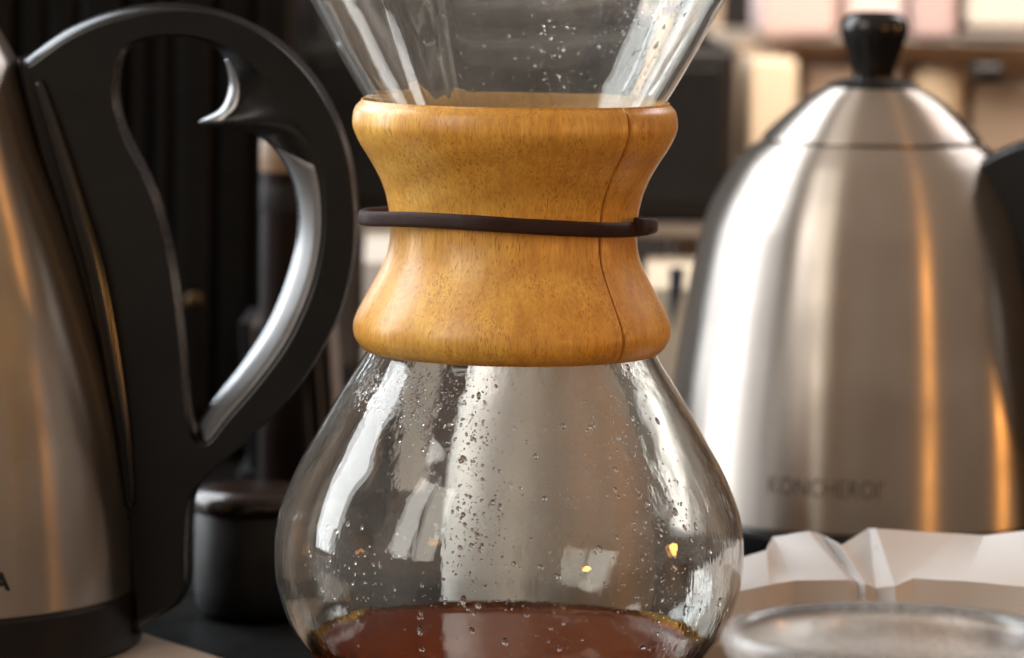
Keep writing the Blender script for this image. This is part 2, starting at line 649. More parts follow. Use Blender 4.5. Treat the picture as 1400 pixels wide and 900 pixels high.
def groove(r, z, a):
    """the pouring channel pressed into the funnel (front left)"""
    da = (a - GROOVE_AZ + math.pi) % (2 * math.pi) - math.pi
    w = 0.115
    t = min(max((z - 0.150) / 0.05, 0), 1)
    return r - 0.0042 * t * math.exp(-(da / w) ** 4)


def vessel_r(r, z, a, k):
    wob = 0.00022 * math.sin(3 * a + z * 60) + 0.00016 * math.sin(7 * a - z * 45 + 1.3)
    f = 1.0 if r > 0.02 else 0.0
    return groove(r, z, a) + wob * f


foot_o = [(0.020, 0.0030), (0.0, 0.0036)]
foot_i = [(0.020, 0.0062), (0.0, 0.0066)]
loop = list(reversed(foot_i)) + list(reversed([p for p in ip if p[1] > 0.0045])) + [(op[0][0] - TH * 0.5, op[0][1] + 0.0012)] + op + [(0.026, 0.0010)] + foot_o
maker = empty("coffee_maker", (0, 0, 0))
tag(maker, "hourglass glass pour-over coffee maker with a polished wooden collar tied by a dark leather cord", "coffee maker")
vs = lathe_obj("glass_vessel", loop, M['glass'], maker, segs=160, rfun=vessel_r)

# wooden collar: two halves that meet along an upright joint
col_px = [(142, 213), (147.5, 218), (155, 221), (165, 222.3), (175, 221.7), (187, 217.3), (200, 210.8), (220, 198), (242, 185.5), (256, 179.5),
          (270, 175), (290, 171), (316, 169), (335, 170.4), (350, 173.5), (364, 179), (378, 186), (400, 198), (420, 209), (431, 214), (440, 217.3),
          (450, 218.3), (459, 217), (466, 214), (472, 210), (476, 206)]
cpo = catmull(pr(col_px), 120)
inner = []
for r, z in offset_prof(op, -0.0006):
    if cpo[-1][1] - 0.0004 < z < cpo[0][1] + 0.0006:
        inner.append((r, z))
top_in = inner[0]
bot_in = inner[-1]
r0_, z0_ = cpo[0]
r1_, z1_ = cpo[-1]
rim_top = [(top_in[0] + 0.0001, z0_ + 0.0004), (top_in[0] + 0.0003, z0_ + 0.0008), (r0_ * 0.5 + top_in[0] * 0.5 + 0.0002, z0_ + 0.00085), (r0_ - 0.0006, z0_ + 0.0005)]
rim_bot = [(r1_ - 0.0006, z1_ - 0.0005), (r1_ - 0.0014, z1_ - 0.0008), (bot_in[0] + 0.0004, z1_ - 0.0007), (bot_in[0] + 0.0001, z1_ - 0.0004)]
inner = [p for p in inner if z1_ - 0.0003 < p[1] < z0_ + 0.0003]
cl = rim_top + [tuple(p) for p in cpo] + rim_bot + list(reversed(inner))
JOINT = R_(43.5)
GAP = 0.018


def collar_half(a0, a1):
    n = len(cl)
    segs = 110
    angs = [a0, a0 + 0.0035, a0 + 0.010] + [a0 + 0.02 + (a1 - a0 - 0.04) * i / segs for i in range(segs + 1)] + [a1 - 0.010, a1 - 0.0035, a1]
    shr = [0.00065, 0.00018, 0.0] + [0.0] * (segs + 1) + [0.0, 0.00018, 0.00065]
    V, F = [], []
    for a, s in zip(angs, shr):
        for (r, z) in cl:
            rr = r - s if r > 0.0305 else r
            V.append((rr * math.sin(a), -rr * math.cos(a), z))
    for i in range(len(angs) - 1):
        for k in range(n):
            l = (k + 1) % n
            F.append((i * n + k, (i + 1) * n + k, (i + 1) * n + l, i * n + l))
    F.append(tuple(range(n)))
    F.append(tuple(reversed(range((len(angs) - 1) * n, len(angs) * n))))
    return mesh_obj("collar_half", V, F, M['wood'], maker)


h1 = collar_half(JOINT - math.pi + GAP / 2, JOINT - GAP / 2)
h2 = collar_half(JOINT + GAP / 2, JOINT + math.pi - GAP / 2)

# leather cord round the waist
tie_path = []
key = [(-180, 184), (-140, 190), (-112, 202), (-92, 206.5), (-76, 200), (-58, 187), (-35, 178), (0, 176.5), (35, 177.5), (60, 181), (78, 187), (92, 191.5), (108, 190), (135, 184)]
kp = [(r * math.sin(R_(a)), -r * math.cos(R_(a))) for a, r in key]
zt = zc(297.5, 0)
for i, (x, y) in enumerate(catmull(kp, 150, closed=True)):
    xx, yy = x * sc0, y * sc0
    zz = zt - xx / sc0 * 0.024 * sc0 - 0.0016 * (yy / 0.037) - 0.0012 + 0.00045 * math.sin(i * 0.13)
    tie_path.append((xx, yy, zz))
tie = tube("leather_cord", tie_path, [1 + 0.05 * noise.noise(Vector((i * 0.22, 0, 0))) + 0.03 * noise.noise(Vector((i * 0.9, 3, 0))) for i in range(len(tie_path))], M['leather'], maker, closed=True, n=20, flat=(0.00140, 0.00212))
# the loose end of the cord, tucked round the right side
tail = []
for i in range(18):
    a = R_(62 + i * 2.3)
    r = (179 + 4.0 * (i / 17) ** 0.7 + (5 if i > 0 else 0)) * sc0 + 0.0012
    tail.append((r * math.sin(a), -r * math.cos(a), zt - r * math.sin(a) * 0.024 + 0.0006 - 0.0001 * i))
tube("cord_end", tail, 1.0, M['leather'], maker, n=16, flat=(0.0011, 0.0021))

# coffee inside
ZC = zc(874, 0.0)
cprof = [(r, z) for r, z in offset_prof(op, TH - 0.0004) if 0.0063 < z < ZC]
rs = cprof[0][0]
men = [(0.0, ZC - 0.0012), (rs * 0.5, ZC - 0.0012), (rs - 0.006, ZC - 0.00115), (rs - 0.003, ZC - 0.0009), (rs - 0.0012, ZC - 0.0003), (rs - 0.0003, ZC + 0.0002)]
cof = lathe_obj("coffee", men + cprof + [(0.020, 0.0060), (0.0, 0.0062)], M['coffee'], segs=96)
amb = glass_mat("amber_coffee_edge", tint=(0.80, 0.52, 0.10), ior=1.33)
lathe_obj("meniscus", [(rs - 0.0022, ZC - 0.0009), (rs - 0.0012, ZC - 0.00015), (rs - 0.0004, ZC + 0.0010), (rs + 0.0001, ZC + 0.0013), (rs + 0.0001, ZC - 0.0009)], amb, cof, segs=96, closed=True)
tag(cof, "dark red-brown brewed coffee pooled in the bottom of the glass coffee maker", "coffee")


# water beads on the inside of the glass
IPZ = [p for p in ip if p[1] > 0.0045]


def inner_at(z):
    for a, b in zip(IPZ[:-1], IPZ[1:]):
        if a[1] >= z >= b[1]:
            f = (a[1] - z) / max(1e-9, a[1] - b[1])
            t = Vector((b[0] - a[0], 0, b[1] - a[1])).normalized()
            return (a[0] + (b[0] - a[0]) * f, z), t
    a, b = IPZ[-2], IPZ[-1]
    return b, Vector((b[0] - a[0], 0, b[1] - a[1])).normalized()


def add_drop(V, F, z, az, rad, h, stretch=1.0, lean=0.0):
    (r, zz), t = inner_at(z)
    r = groove(r, zz, az)
    nrm2 = Vector((t.z, 0, -t.x))               # inward in profile plane (r, z)
    ca, sa = math.sin(az), -math.cos(az)
    def to3(rr, w):
        return Vector((rr * ca, rr * sa, w))
    c = to3(r, zz)
    nr = Vector((nrm2.x * ca, nrm2.x * sa, nrm2.z))
    tt = Vector((t.x * ca, t.x * sa, t.z))
    bi = nr.cross(tt)
    tt2 = tt * math.cos(lean) + bi * math.sin(lean)
    bi2 = nr.cross(tt2)
    b0 = len(V)
    nseg = 8
    ph = random.random() * 6
    for ring, (rf, hf) in enumerate([(1.0, -0.25), (0.96, 0.35), (0.66, 0.82)]):
        for k in range(nseg):
            a = 2 * math.pi * k / nseg
            ir = 1 + 0.16 * math.sin(2 * a + ph)
            V.append(c + bi2 * math.cos(a) * rad * rf * ir + tt2 * math.sin(a) * rad * rf * stretch * ir + nr * h * hf)
    V.append(c + nr * h)
    V.append(c - nr * h * 0.4)
    for ring in range(2):
        for k in range(nseg):
            l = (k + 1) % nseg
            F.append((b0 + ring * nseg + k, b0 + ring * nseg + l, b0 + (ring + 1) * nseg + l, b0 + (ring + 1) * nseg + k))
    for k in range(nseg):
        l = (k + 1) % nseg
        F.append((b0 + 2 * nseg + k, b0 + 2 * nseg + l, b0 + 3 * nseg))
        F.append((b0 + l, b0 + k, b0 + 3 * nseg + 1))


V, F = [], []
rng = random.Random(21)
ztop_b, zlow_b = zc(492, 0), zc(850, 0)


def azpix(px, py, front=True):
    hw = np.interp(py, [p[0] for p in outer_px], [p[1] for p in outer_px])
    u = max(-0.97, min(0.97, (px - 700) / hw))
    a = math.asin(u)
    return a if front else math.pi - a


clusters = [  # (px, py, spread x, spread y, count, size mm, front)
    (492, 512, 13, 17, 330, 0.5, True), (560, 530, 16, 26, 150, 0.45, True), (645, 580, 16, 50, 60, 0.5, True), (600, 520, 30, 16, 120, 0.4, True), (570, 545, 26, 26, 120, 0.40, True), (640, 600, 34, 60, 80, 0.42, True),
    (650, 690, 30, 60, 90, 0.5, True), (850, 560, 40, 45, 80, 0.45, True), (930, 700, 30, 60, 120, 0.5, True),
    (890, 650, 40, 70, 90, 0.5, True), (760, 640, 120, 90, 120, 0.4, True), (800, 560, 90, 40, 90, 0.42, False),
    (930, 800, 30, 30, 60, 0.5, True), (470, 760, 30, 40, 60, 0.5, True), (600, 720, 60, 50, 80, 0.45, False),
    (860, 60, 60, 60, 130, 0.45, False), (900, 90, 40, 60, 90, 0.5, False), (740, 70, 20, 60, 60, 0.36, False),
    (600, 60, 80, 50, 50, 0.4, False), (880, 40, 40, 40, 40, 0.4, True), (690, 780, 180, 40, 110, 0.5, True)]
for (cx, cy, sx, sy, n, sz, fr) in clusters:
    for i in range(int(n * 1.7)):
        py = rng.gauss(cy, sy)
        px = rng.gauss(cx, sx)
        if 138 < py < 488 or py > 845 or py < -120: continue
        z = zc(py, 0)
        hw = np.interp(py, [p[0] for p in outer_px], [p[1] for p in outer_px])
        if abs(px - 700) > hw * 0.96: continue
        rad = sz * 0.001 * (0.24 + rng.expovariate(3.8))
        rad = min(rad, 0.0008)
        add_drop(V, F, z, azpix(px, py, fr), rad, rad * rng.uniform(0.3, 0.5), rng.uniform(0.9, 1.6), rng.gauss(0, 0.4))
# the few larger beads
for (px, py, r) in [(888, 655, 1.3), (447, 776, 1.2), (905, 560, 1.2), (975, 725, 1.3), (990, 795, 1.4), (527, 733, 1.0), (697, 822, 1.5), (582, 812, 1.6),
                    (772, 556, 1.3), (850, 575, 1.2), (640, 770, 1.5), (660, 775, 1.3), (735, 592, 1.0), (845, 612, 1.1), (940, 690, 1.0), (655, 520, 1.2), (610, 640, 0.9),
                    (812, 560, 1.0), (652, 808, 1.2), (948, 706, 1.0), (500, 690, 1.0), (465, 700, 1.0)]:
    rad = r * 0.001 * 0.62
    add_drop(V, F, zc(py, 0), azpix(px, py), rad, rad * 0.55, 1.5, rng.gauss(0, 0.25))
dr = mesh_obj("water_droplets", V, F, M['water'])
tag(dr, "fine water beads and runs clinging to the inside of the glass coffee maker", "water droplets", kind='stuff')


# ------------------------------------------------------------------ kettles
def text_mesh(txt, size, mat, name, parent, az, z, rfun, width=None, thick=0.0001, bold=0.0):
    cu = bpy.data.curves.new("lettering", 'FONT')
    cu.body = txt
    cu.size = size
    cu.align_x = 'CENTER'
    cu.offset = bold
    cu.resolution_u = 3
    tmp = bpy.data.objects.new("lettering_tmp", cu)
    COL.objects.link(tmp)
    dg = bpy.context.evaluated_depsgraph_get()
    me = bpy.data.meshes.new_from_object(tmp.evaluated_get(dg))
    bpy.data.objects.remove(tmp)
    xs = [v.co.x for v in me.vertices]
    w = (max(xs) - min(xs)) or 1
    k = (width / w) if width else 1.0
    for v in me.vertices:
        zz = z + v.co.y
        r = rfun(zz) + thick
        a = az + v.co.x * k / r
        v.co = Vector((r * math.sin(a), -r * math.cos(a), zz))
    me.materials.clear()
    me.materials.append(mat)
    o = bpy.data.objects.new(name, me)
    COL.objects.link(o)
    o.parent = parent
    return o


def prof_r(prof):
    zs = [p[1] for p in prof][::-1]
    rs_ = [p[0] for p in prof][::-1]
    return lambda z: float(np.interp(z, zs, rs_))


# --- handle outline, measured on the left kettle, given as picture points on the kettle's own upright plane
H_OUT = [(28, 98), (45, 84), (95, 48), (150, 24), (205, 13), (262, 14), (318, 28), (372, 55), (420, 98), (456, 152), (480, 215), (491, 285), (489, 350),
         (476, 415), (452, 470), (420, 522), (378, 572), (330, 618), (290, 655), (270, 690), (266, 745), (265, 800), (252, 828), (205, 855),
         (185, 858), (172, 700), (150, 560), (120, 430), (85, 310), (50, 200)]
H_HOLE_F = [(164, 92), (180, 66), (215, 54), (255, 52), (290, 58), (325, 72), (355, 94), (376, 115), (392, 140), (412, 168), (434, 200), (448, 245), (451, 300), (446, 350),
            (432, 405), (402, 470), (362, 526), (320, 575), (297, 604), (280, 608), (266, 590), (258, 540), (252, 470), (240, 380), (222, 300), (198, 240), (172, 190), (159, 140)]
H_HOLE_M = [(166, 94), (182, 70), (215, 58), (250, 57), (280, 64), (303, 82), (312, 108), (312, 132), (301, 155), (272, 176), (335, 184), (376, 210), (402, 258), (408, 315),
            (398, 372), (372, 440), (335, 500), (298, 548), (276, 582), (272, 600), (266, 588), (259, 540), (253, 470), (241, 380), (223, 300), (199, 240), (174, 190), (161, 140)]


def handle_mesh(name, parent, cx, Y, mat, half=0.0130, sx=1.0, sz=1.0, rz=0.0):
    base = P(cx, 450, Y)
    def tr(pts, y, grow=0.0):
        res = []
        for px, py in pts:
            p = P(px, py, Y)
            ax = P(cx, py, Y)
            res.append(Vector(((px - cx) * SC(Y) * sx, y, (zc(py, Y) + (p.z - ax.z) * 0) * sz)))
        return res
    def smooth(pts, n):
        return [tuple(q) for q in catmull(pts, n, closed=True)]
    n1, n2 = 30 * 6, 28 * 6
    OUT = smooth(H_OUT, n1)
    HF = smooth(H_HOLE_F, n2)
    HM = smooth(H_HOLE_M, n2)
    # outline pulled in a little for the front face (rounded edge)
    def inset(pts, d):
        res = []
        d0 = d
        m = len(pts)
        for i in range(m):
            a, b = pts[i - 2], pts[(i + 2) % m]
            d = d0 * (0.22 + 0.78 * min(1, max(0, (300 - pts[i][0]) / 120)))
            tx, ty = b[0] - a[0], b[1] - a[1]
            l = math.hypot(tx, ty) or 1
            res.append((pts[i][0] - ty / l * d, pts[i][1] + tx / l * d))
        return res
    rows_o = [tr(inset(OUT, 16), -half), tr(inset(OUT, 10), -half + 0.0010), tr(inset(OUT, 4), -half + 0.0032), tr(OUT, -half + 0.0070),
              tr(OUT, half - 0.0048), tr(inset(OUT, 1.5), half - 0.0022), tr(inset(OUT, 10), half)]
    def lerp(A, B, t):
        return [(a[0] + (b[0] - a[0]) * t, a[1] + (b[1] - a[1]) * t) for a, b in zip(A, B)]
    rows_h = [tr(HF, -half), tr(lerp(HF, HM, 0.10), -half + 0.0008), tr(lerp(HF, HM, 0.30), -half + 0.0032), tr(lerp(HF, HM, 0.60), -half + 0.0072), tr(lerp(HF, HM, 0.85), -half + 0.0108), tr(HM, -half + 0.0138),
              tr(HM, half - 0.0095), tr(lerp(HF, HM, 0.75), half - 0.0058), tr(lerp(HF, HM, 0.12), half - 0.0010), tr(HF, half)]
    bm = bmesh.new()
    vo = [[bm.verts.new(p) for p in row] for row in rows_o]
    vh = [[bm.verts.new(p) for p in row] for row in rows_h]
    for rows in (vo, vh):
        for a, b in zip(rows[:-1], rows[1:]):
            m = len(a)
            for i in range(m):
                j = (i + 1) % m
                bm.faces.new((a[i], a[j], b[j], b[i]))
    bm.edges.ensure_lookup_table()
    for ra, rb in ((vo[0], vh[0]), (vo[-1], vh[-1])):
        es = []
        for ring in (ra, rb):
            m = len(ring)
            for i in range(m):
                e = bm.edges.get((ring[i], ring[(i + 1) % m]))
                es.append(e)
        bmesh.ops.triangle_fill(bm, use_beauty=True, use_dissolve=False, edges=es)
    def depth_at(t):
        return float(np.interp(t, [0, .10, .30, .60, .85, 1.0], [0, .0008, .0032, .0072, .0108, .0138]))
    def painted_highlight(nm, k0, k1, t0, t1):  # silver-grey strip standing in for window glare on the black bevel
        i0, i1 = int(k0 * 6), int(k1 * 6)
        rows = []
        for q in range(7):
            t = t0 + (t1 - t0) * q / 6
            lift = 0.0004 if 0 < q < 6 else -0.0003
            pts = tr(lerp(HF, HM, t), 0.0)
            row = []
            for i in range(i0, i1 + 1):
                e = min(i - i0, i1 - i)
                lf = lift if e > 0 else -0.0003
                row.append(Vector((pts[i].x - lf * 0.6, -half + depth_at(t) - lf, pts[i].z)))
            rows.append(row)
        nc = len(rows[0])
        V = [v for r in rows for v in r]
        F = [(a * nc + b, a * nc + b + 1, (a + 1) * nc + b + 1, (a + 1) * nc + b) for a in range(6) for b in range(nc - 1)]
        il = mesh_obj(nm, V, F, M['highlight_grey'], parent)
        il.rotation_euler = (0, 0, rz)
    painted_highlight("grip_highlight", 10.8, 18.4, 0.10, 0.94)
    painted_highlight("trigger_highlight", 5.3, 9.0, 0.72, 0.99)
    bmesh.ops.recalc_face_normals(bm, faces=bm.faces)
    me = bpy.data.meshes.new(name)
    bm.to_mesh(me)
    bm.free()
    me.materials.append(mat)
    me.materials.append(M['bevel_black'])
    for p in me.polygons:
        flat = abs(p.normal.y) > 0.985
        p.use_smooth = not flat
        p.material_index = 0 if flat else 1
    o = bpy.data.objects.new(name, me)
    COL.objects.link(o)
    o.parent = parent
    o.rotation_euler = (0, 0, rz)
    return o


def shell(prof, th=0.0008):
    return prof


# left kettle -------------------------------------------------------
YL = 0.085
CXL = -136
kx = P(CXL, 800, YL).x
left = empty("kettle", (kx, YL, 0))
tag(left, "brushed steel kettle with a large black loop handle, at the left edge", "kettle", group="brushed steel kettles")
lp_px = [(-20, 96), (20, 118), (50, 136), (100, 163), (150, 180), (200, 194), (250, 212), (300, 231), (350, 248), (400, 263), (450, 277), (500, 290), (550, 301),
         (600, 310), (650, 317), (700, 323), (750, 327), (808, 329)]
lp = [tuple(p) for p in catmull([(hw * SC(YL), zc(py, YL)) for py, hw in lp_px], 120)]
bodyL = lathe_obj("body", lp + [(lp[-1][0] - 0.0012, lp[-1][1] - 0.0004)], M['steel_dark'], left, segs=160)
zl = lp[-1][1]
lid_r = lp[0][0]
lathe_obj("lid", [(0.0, lp[0][1] + 0.012), (lid_r * 0.5, lp[0][1] + 0.011), (lid_r * 0.9, lp[0][1] + 0.004), (lid_r - 0.0005, lp[0][1] + 0.0002), (lid_r - 0.002, lp[0][1] - 0.003)], M['steel_dark'], left)
lathe_obj("base_ring", [(0.0, zl - 0.0002), (lp[-1][0] - 0.0005, zl - 0.0002), (lp[-1][0] + 0.0002, zl - 0.0006), (lp[-1][0] + 0.0006, zl - 0.002), (lp[-1][0] + 0.0008, 0.003), (lp[-1][0] + 0.001, 0.0008), (0.0, 0.0008)],
          plain("dark_brown_black_plastic", (0.011, 0.008, 0.0078), 0.45, 0, 60, 0.3, 0.1, 0.0002, spec=0.3), left, segs=120)
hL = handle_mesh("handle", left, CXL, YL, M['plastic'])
# glossy seam strip between body and handle
mp_ = [(60, 118), (84, 190), (112, 280), (136, 360), (153, 440), (167, 520), (179, 600), (187, 690)]
path = [((q[0] - CXL) * SC(YL), -0.0135, zc(q[1], YL)) for q in catmull(mp_, 60)]
mt = tube("handle_mount", path, [0.0016 + 0.0016 * math.sin(math.pi * i / (len(path) - 1)) for i in range(len(path))], M['gloss_black'], left, n=14)
text_mesh("A", 0.0072, plain("black_print", (0.012, 0.011, 0.011), 0.5), "lettering", left, math.asin((P(5, 800, YL - 0.062).x - kx) / 0.0738), zc(818, YL - 0.062), prof_r(lp), thick=0.00015, bold=0.0003)

# right kettle ------------------------------------------------------
YR = 0.293


def zk(py, Y):
    return zc(py - 7.0 * (722 - py) / 560, Y)


CXR = 1195
kr = P(1179, 722, YR)
right = empty("kettle", (kr.x, YR, 0))
tag(right, "brushed steel kettle with a domed lid and black knob, standing behind the folded paper filters", "kettle", group="brushed steel kettles")
rp_px = [(194, 152), (198, 159), (205, 168), (220, 183), (240, 196), (270, 213), (290, 222), (310, 229), (350, 238), (400, 247), (450, 254), (500, 261.5), (550, 267), (600, 271), (650, 274), (685, 275)]
rp = [tuple(p) for p in catmull([(hw * SC(YR), zk(py, YR)) for py, hw in rp_px], 120)]
bodyR = lathe_obj("body", [(rp[0][0] - 0.0030, rp[0][1] - 0.0035), (rp[0][0] - 0.0014, rp[0][1] - 0.0003), (rp[0][0] - 0.0006, rp[0][1] + 0.0001)] + rp + [(rp[-1][0] - 0.0012, rp[-1][1] - 0.0004)], M['steel'], right, segs=160)
ld_px = [(118, 44), (119.5, 60), (123, 70), (128, 80), (137, 95), (150, 111), (168, 131), (184, 147), (189, 151)]
ldp = [tuple(p) for p in catmull([(hw * SC(YR), zk(py, YR)) for py, hw in ld_px], 60)]
lid = lathe_obj("lid", [(0, ldp[0][1] + 0.0003)] + ldp + [(ldp[-1][0] - 0.0004, ldp[-1][1] - 0.0005), (ldp[-1][0] - 0.0028, ldp[-1][1] - 0.0012), (ldp[-1][0] - 0.004, ldp[-1][1] - 0.004)], M['steel'], right, segs=140)
kn_px = [(17.5, 8), (18, 24), (21, 35), (27, 42.5), (36, 46), (48, 45), (65, 39.5), (82, 33.5), (95, 29.5), (104, 27.5), (110, 27.5)]
knp = [tuple(p) for p in catmull([(hw * SC(YR), zk(py, YR)) for py, hw in kn_px], 60)]
knob = lathe_obj("knob", [(0, knp[0][1])] + knp + [(26 * SC(YR), zk(113, YR))], M['gloss_black'], lid, segs=64)
disc = lathe_obj("knob_seat", [(0, zk(108, YR)), (30 * SC(YR), zk(108.5, YR)), (48 * SC(YR), zk(111, YR)), (62 * SC(YR), zk(116.5, YR)), (64 * SC(YR), zk(120, YR)), (0, zk(121, YR))], M['plastic'], lid, segs=80)
zr = rp[-1][1]
lathe_obj("base_ring", [(0.0, zr - 0.0002), (rp[-1][0] - 0.0005, zr - 0.0002), (rp[-1][0] + 0.0006, zr - 0.0008), (rp[-1][0] + 0.0008, zr - 0.003), (rp[-1][0] - 0.0005, 0.003), (rp[-1][0] - 0.002, 0.0008), (0.0, 0.0008)], M['gloss_black'], right, segs=120)
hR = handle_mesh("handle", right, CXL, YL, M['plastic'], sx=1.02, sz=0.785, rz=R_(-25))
etch = plain("etched_lettering", (0.16, 0.13, 0.11), 0.5, 0.8, 200, 0.3, 0.2, 0.0001)
text_mesh("KONCHEROI'", 0.0088, etch, "lettering", right, math.asin(-76 / 275), zc(675, YR - 0.070), prof_r(rp), width=0.0405, thick=0.00012)
# kettle gooseneck spout on the far side
sp = catmull([(-0.060, 0.012, 0.035), (-0.098, 0.035, 0.045), (-0.105, 0.050, 0.085), (-0.095, 0.058, 0.115)], 40)

# ------------------------------------------------------------------ folded paper filters
top = [(960, 786, .060), (1018, 762, .062), (1048, 753, .060), (1056, 735, .086), (1105, 727, .068), (1122, 731, .090), (1150, 746, .060), (1188, 722, .092), (1198, 723.5, .066), (1300, 731, .076), (1345, 733.5, .082), (1400, 727, .074), (1520, 716, .080)]
bot = [(960, 820, .042), (1018, 808, .043), (1052, 801, .044), (1085, 795, .047), (1160, 793.5, .046), (1172, 796, .048), (1183, 799, .044), (1197, 805, .046), (1224, 802, .043), (1248, 792, .046), (1320, 796, .045), (1400, 803, .044), (1520, 812, .043)]
px_filter = empty("paper_filter", (0, 0, 0))
tag(px_filter, "white paper coffee filters folded with crumpled corners, lying between the tumbler and the right kettle", "paper filter")


def sheet(name, rows, mat, parent, th=0.0004, sub=1):
    def resample(rows, m):
        out = []
        for r in rows:
            rr = []
            for a, b in zip(r[:-1], r[1:]):
                k = max(2, int((b - a).length / 0.0012))
                k = 8
                rr += [a.lerp(b, i / k) for i in range(k)]
            rr.append(r[-1])
            out.append(rr)
        return out
    rows = resample(rows, 8)
    fine_rows = []
    for a, b in zip(rows[:-1], rows[1:]):
        for i in range(8):
            fine_rows.append([p.lerp(q, i / 8) for p, q in zip(a, b)])
    fine_rows.append(rows[-1])
    rows = fine_rows
    sm = []
    for r in rows:      # soften the folds
        r2 = [r[0]] + [(r[i - 1] + r[i] * 30 + r[i + 1]) / 32 for i in range(1, len(r) - 1)] + [r[-1]]
        sm.append([v + Vector((0, 0, 0.0007 * noise.noise(v * 60) * 0.3 + 0.0001 * noise.noise(v * 190))) for v in r2])
    rows = sm
    nrow, ncol = len(rows), len(rows[0])
    V = [v for r in rows for v in r]
    F = []
    for i in range(nrow - 1):
        for j in range(ncol - 1):
            F.append((i * ncol + j, i * ncol + j + 1, (i + 1) * ncol + j + 1, (i + 1) * ncol + j))
    o = mesh_obj(name, V, F, mat, parent, smooth=False)
    md = o.modifiers.new("thickness", 'SOLIDIFY')
    md.thickness = th
    md.offset = 0
    return o


T = [P(a, b, y) for a, b, y in top]
B = [P(a, b, y) for a, b, y in bot]
base_pt = Vector((T[6].x, 0.07, 0))
px_filter.location = base_pt
rel = lambda L: [v - base_pt for v in L]
sheet("top_leaf", [rel(T), rel(B)], M['paper'], px_filter)
F1 = [Vector((b.x, b.y + 0.0001, b.z)) for b in B]
F2 = [Vector((b.x, b.y - 0.004 - 0.003 * math.sin(i * 1.7), b.z * 0.5)) for i, b in enumerate(B)]
F3 = [Vector((b.x, b.y - 0.002 - 0.002 * math.sin(i * 2.1), 0.0006)) for i, b in enumerate(B)]
sheet("front_leaf", [rel(F1), rel(F2), rel(F3)], M['paper'], px_filter)
# further leaves of the stack
for k in range(3):
    sheet("under_leaf", [rel([Vector((v.x, v.y - 0.001 * k, max(0.001, v.z - 0.005 * (k + 1)))) for v in T]), rel([Vector((b.x, b.y + 0.002, max(0.001, b.z - 0.005 * (k + 1)))) for b in B])], M['paper'], px_filter)

# ------------------------------------------------------------------ glass tumbler in front
YT = -0.25
tc_ = P(1222, 860, YT)
tum = empty("tumbler", (tc_.x, YT, 0))
tag(tum, "thick-rimmed clear glass tumbler, blurred in the lower right corner in front of the paper filters", "tumbler")
tr_ = 238 * SC(YT)
zt_ = tc_.z
tp = [(0, 0.001), (tr_ * 0.70, 0.001), (tr_ * 0.78, 0.003), (tr_ * 0.84, 0.012), (tr_ * 0.92, zt_ - 0.016), (tr_ - 0.0022, zt_ - 0.0075), (tr_ - 0.0006, zt_ - 0.0048), (tr_, zt_ - 0.0032), (tr_ - 0.0001, zt_ - 0.0016),
      (tr_ - 0.0010, zt_ - 0.0004), (tr_ - 0.0024, zt_), (tr_ - 0.0040, zt_ - 0.0006), (tr_ - 0.0050, zt_ - 0.0022), (tr_ - 0.0050, zt_ - 0.006), (tr_ * 0.92 - 0.0032, zt_ - 0.017), (tr_ * 0.84 - 0.003, 0.014), (tr_ * 0.74, 0.0075), (0, 0.007)]
glass_t = lathe_obj("glass_wall", tp, M['glass_clean'], tum, segs=120)
# remains of coffee in the tumbler
ccf = lathe_obj("coffee_residue", [(0, 0.0105), (tr_ * 0.70, 0.0105), (tr_ * 0.79, 0.0108), (tr_ * 0.77, 0.0085), (tr_ * 0.70, 0.0072), (0, 0.0072)], plain("coffee_dregs", (0.10, 0.035, 0.012), 0.12, 0, 60, 0.4, 0.1, 0.0002))
ccf.location = tum.location
tag(ccf, "shallow brown coffee dregs in the bottom of the blurred glass tumbler", "coffee dregs")

# ------------------------------------------------------------------ cream board at the lower left
b1 = P(196, 862, 0.15)
bd = empty("serving_board", (b1.x - 0.05, 0.10, 0))
a_ = Vector((-0.147, 0.110))  # placeholder, recomputed below


def ray_z(px, py, z):
    d = cam_rot @ Vector(((px - 700) / FPX, (450 - py) / FPX, -1.0))
    t = (z - CAM_LOC.z) / d.z
    return CAM_LOC + d * t


# ------------------------------------------------------------------ background objects
# tall black brewer behind the left kettle
YB = 0.52
x0, x1 = P(-120, 300, YB).x, P(403, 300, YB).x
brew = empty("coffee_brewer", ((x0 + x1) / 2, YB + 0.1, 0))
tag(brew, "tall black coffee brewer with upright ribbed panels behind the left kettle", "coffee brewer")
pm = plain("satin_black_panel", (0.004, 0.0037, 0.0034), 0.35, 0, 30, 0.2, 0.1, 0.0002, spec=0.12)
lx = lambda v: v - brew.location.x
bevel_box("housing", lx(x0), lx(x1), -0.09, 0.12, 0.0, 0.42, pm, brew, bev=0.006, seg=3)
edges = [-110, -40, 18, 62, 108, 168, 205, 236, 290, 345, 398]
for i, (a, b) in enumerate(zip(edges[:-1], edges[1:])):
    pa, pb = P(a + 3, 300, YB).x, P(b - 3, 300, YB).x
    dep = [0.006, 0.010, 0.004, 0.009, 0.012, 0.005, 0.009, 0.012, 0.006, 0.010][i]
    bevel_box("panel", lx(pa), lx(pb), -0.0915 - dep, -0.0900 + 0.001, 0.02, 0.41, pm, brew, bev=0.0022, seg=3)
kb = P(265, 412, YB - 0.107)
br = lathe_obj("glint_stud", [(0, 0.0035), (0.0022, 0.0032), (0.0034, 0.0018), (0.0036, 0.0)], plain("glint_brass", (0.05, 0.03, 0.012), 0.6, 1.0, 300, 0.5), brew)  # small stud added in place of an orange glint
br.rotation_euler = (R_(90), 0, 0)
br.location = (lx(kb.x), kb.y - brew.location.y, kb.z)

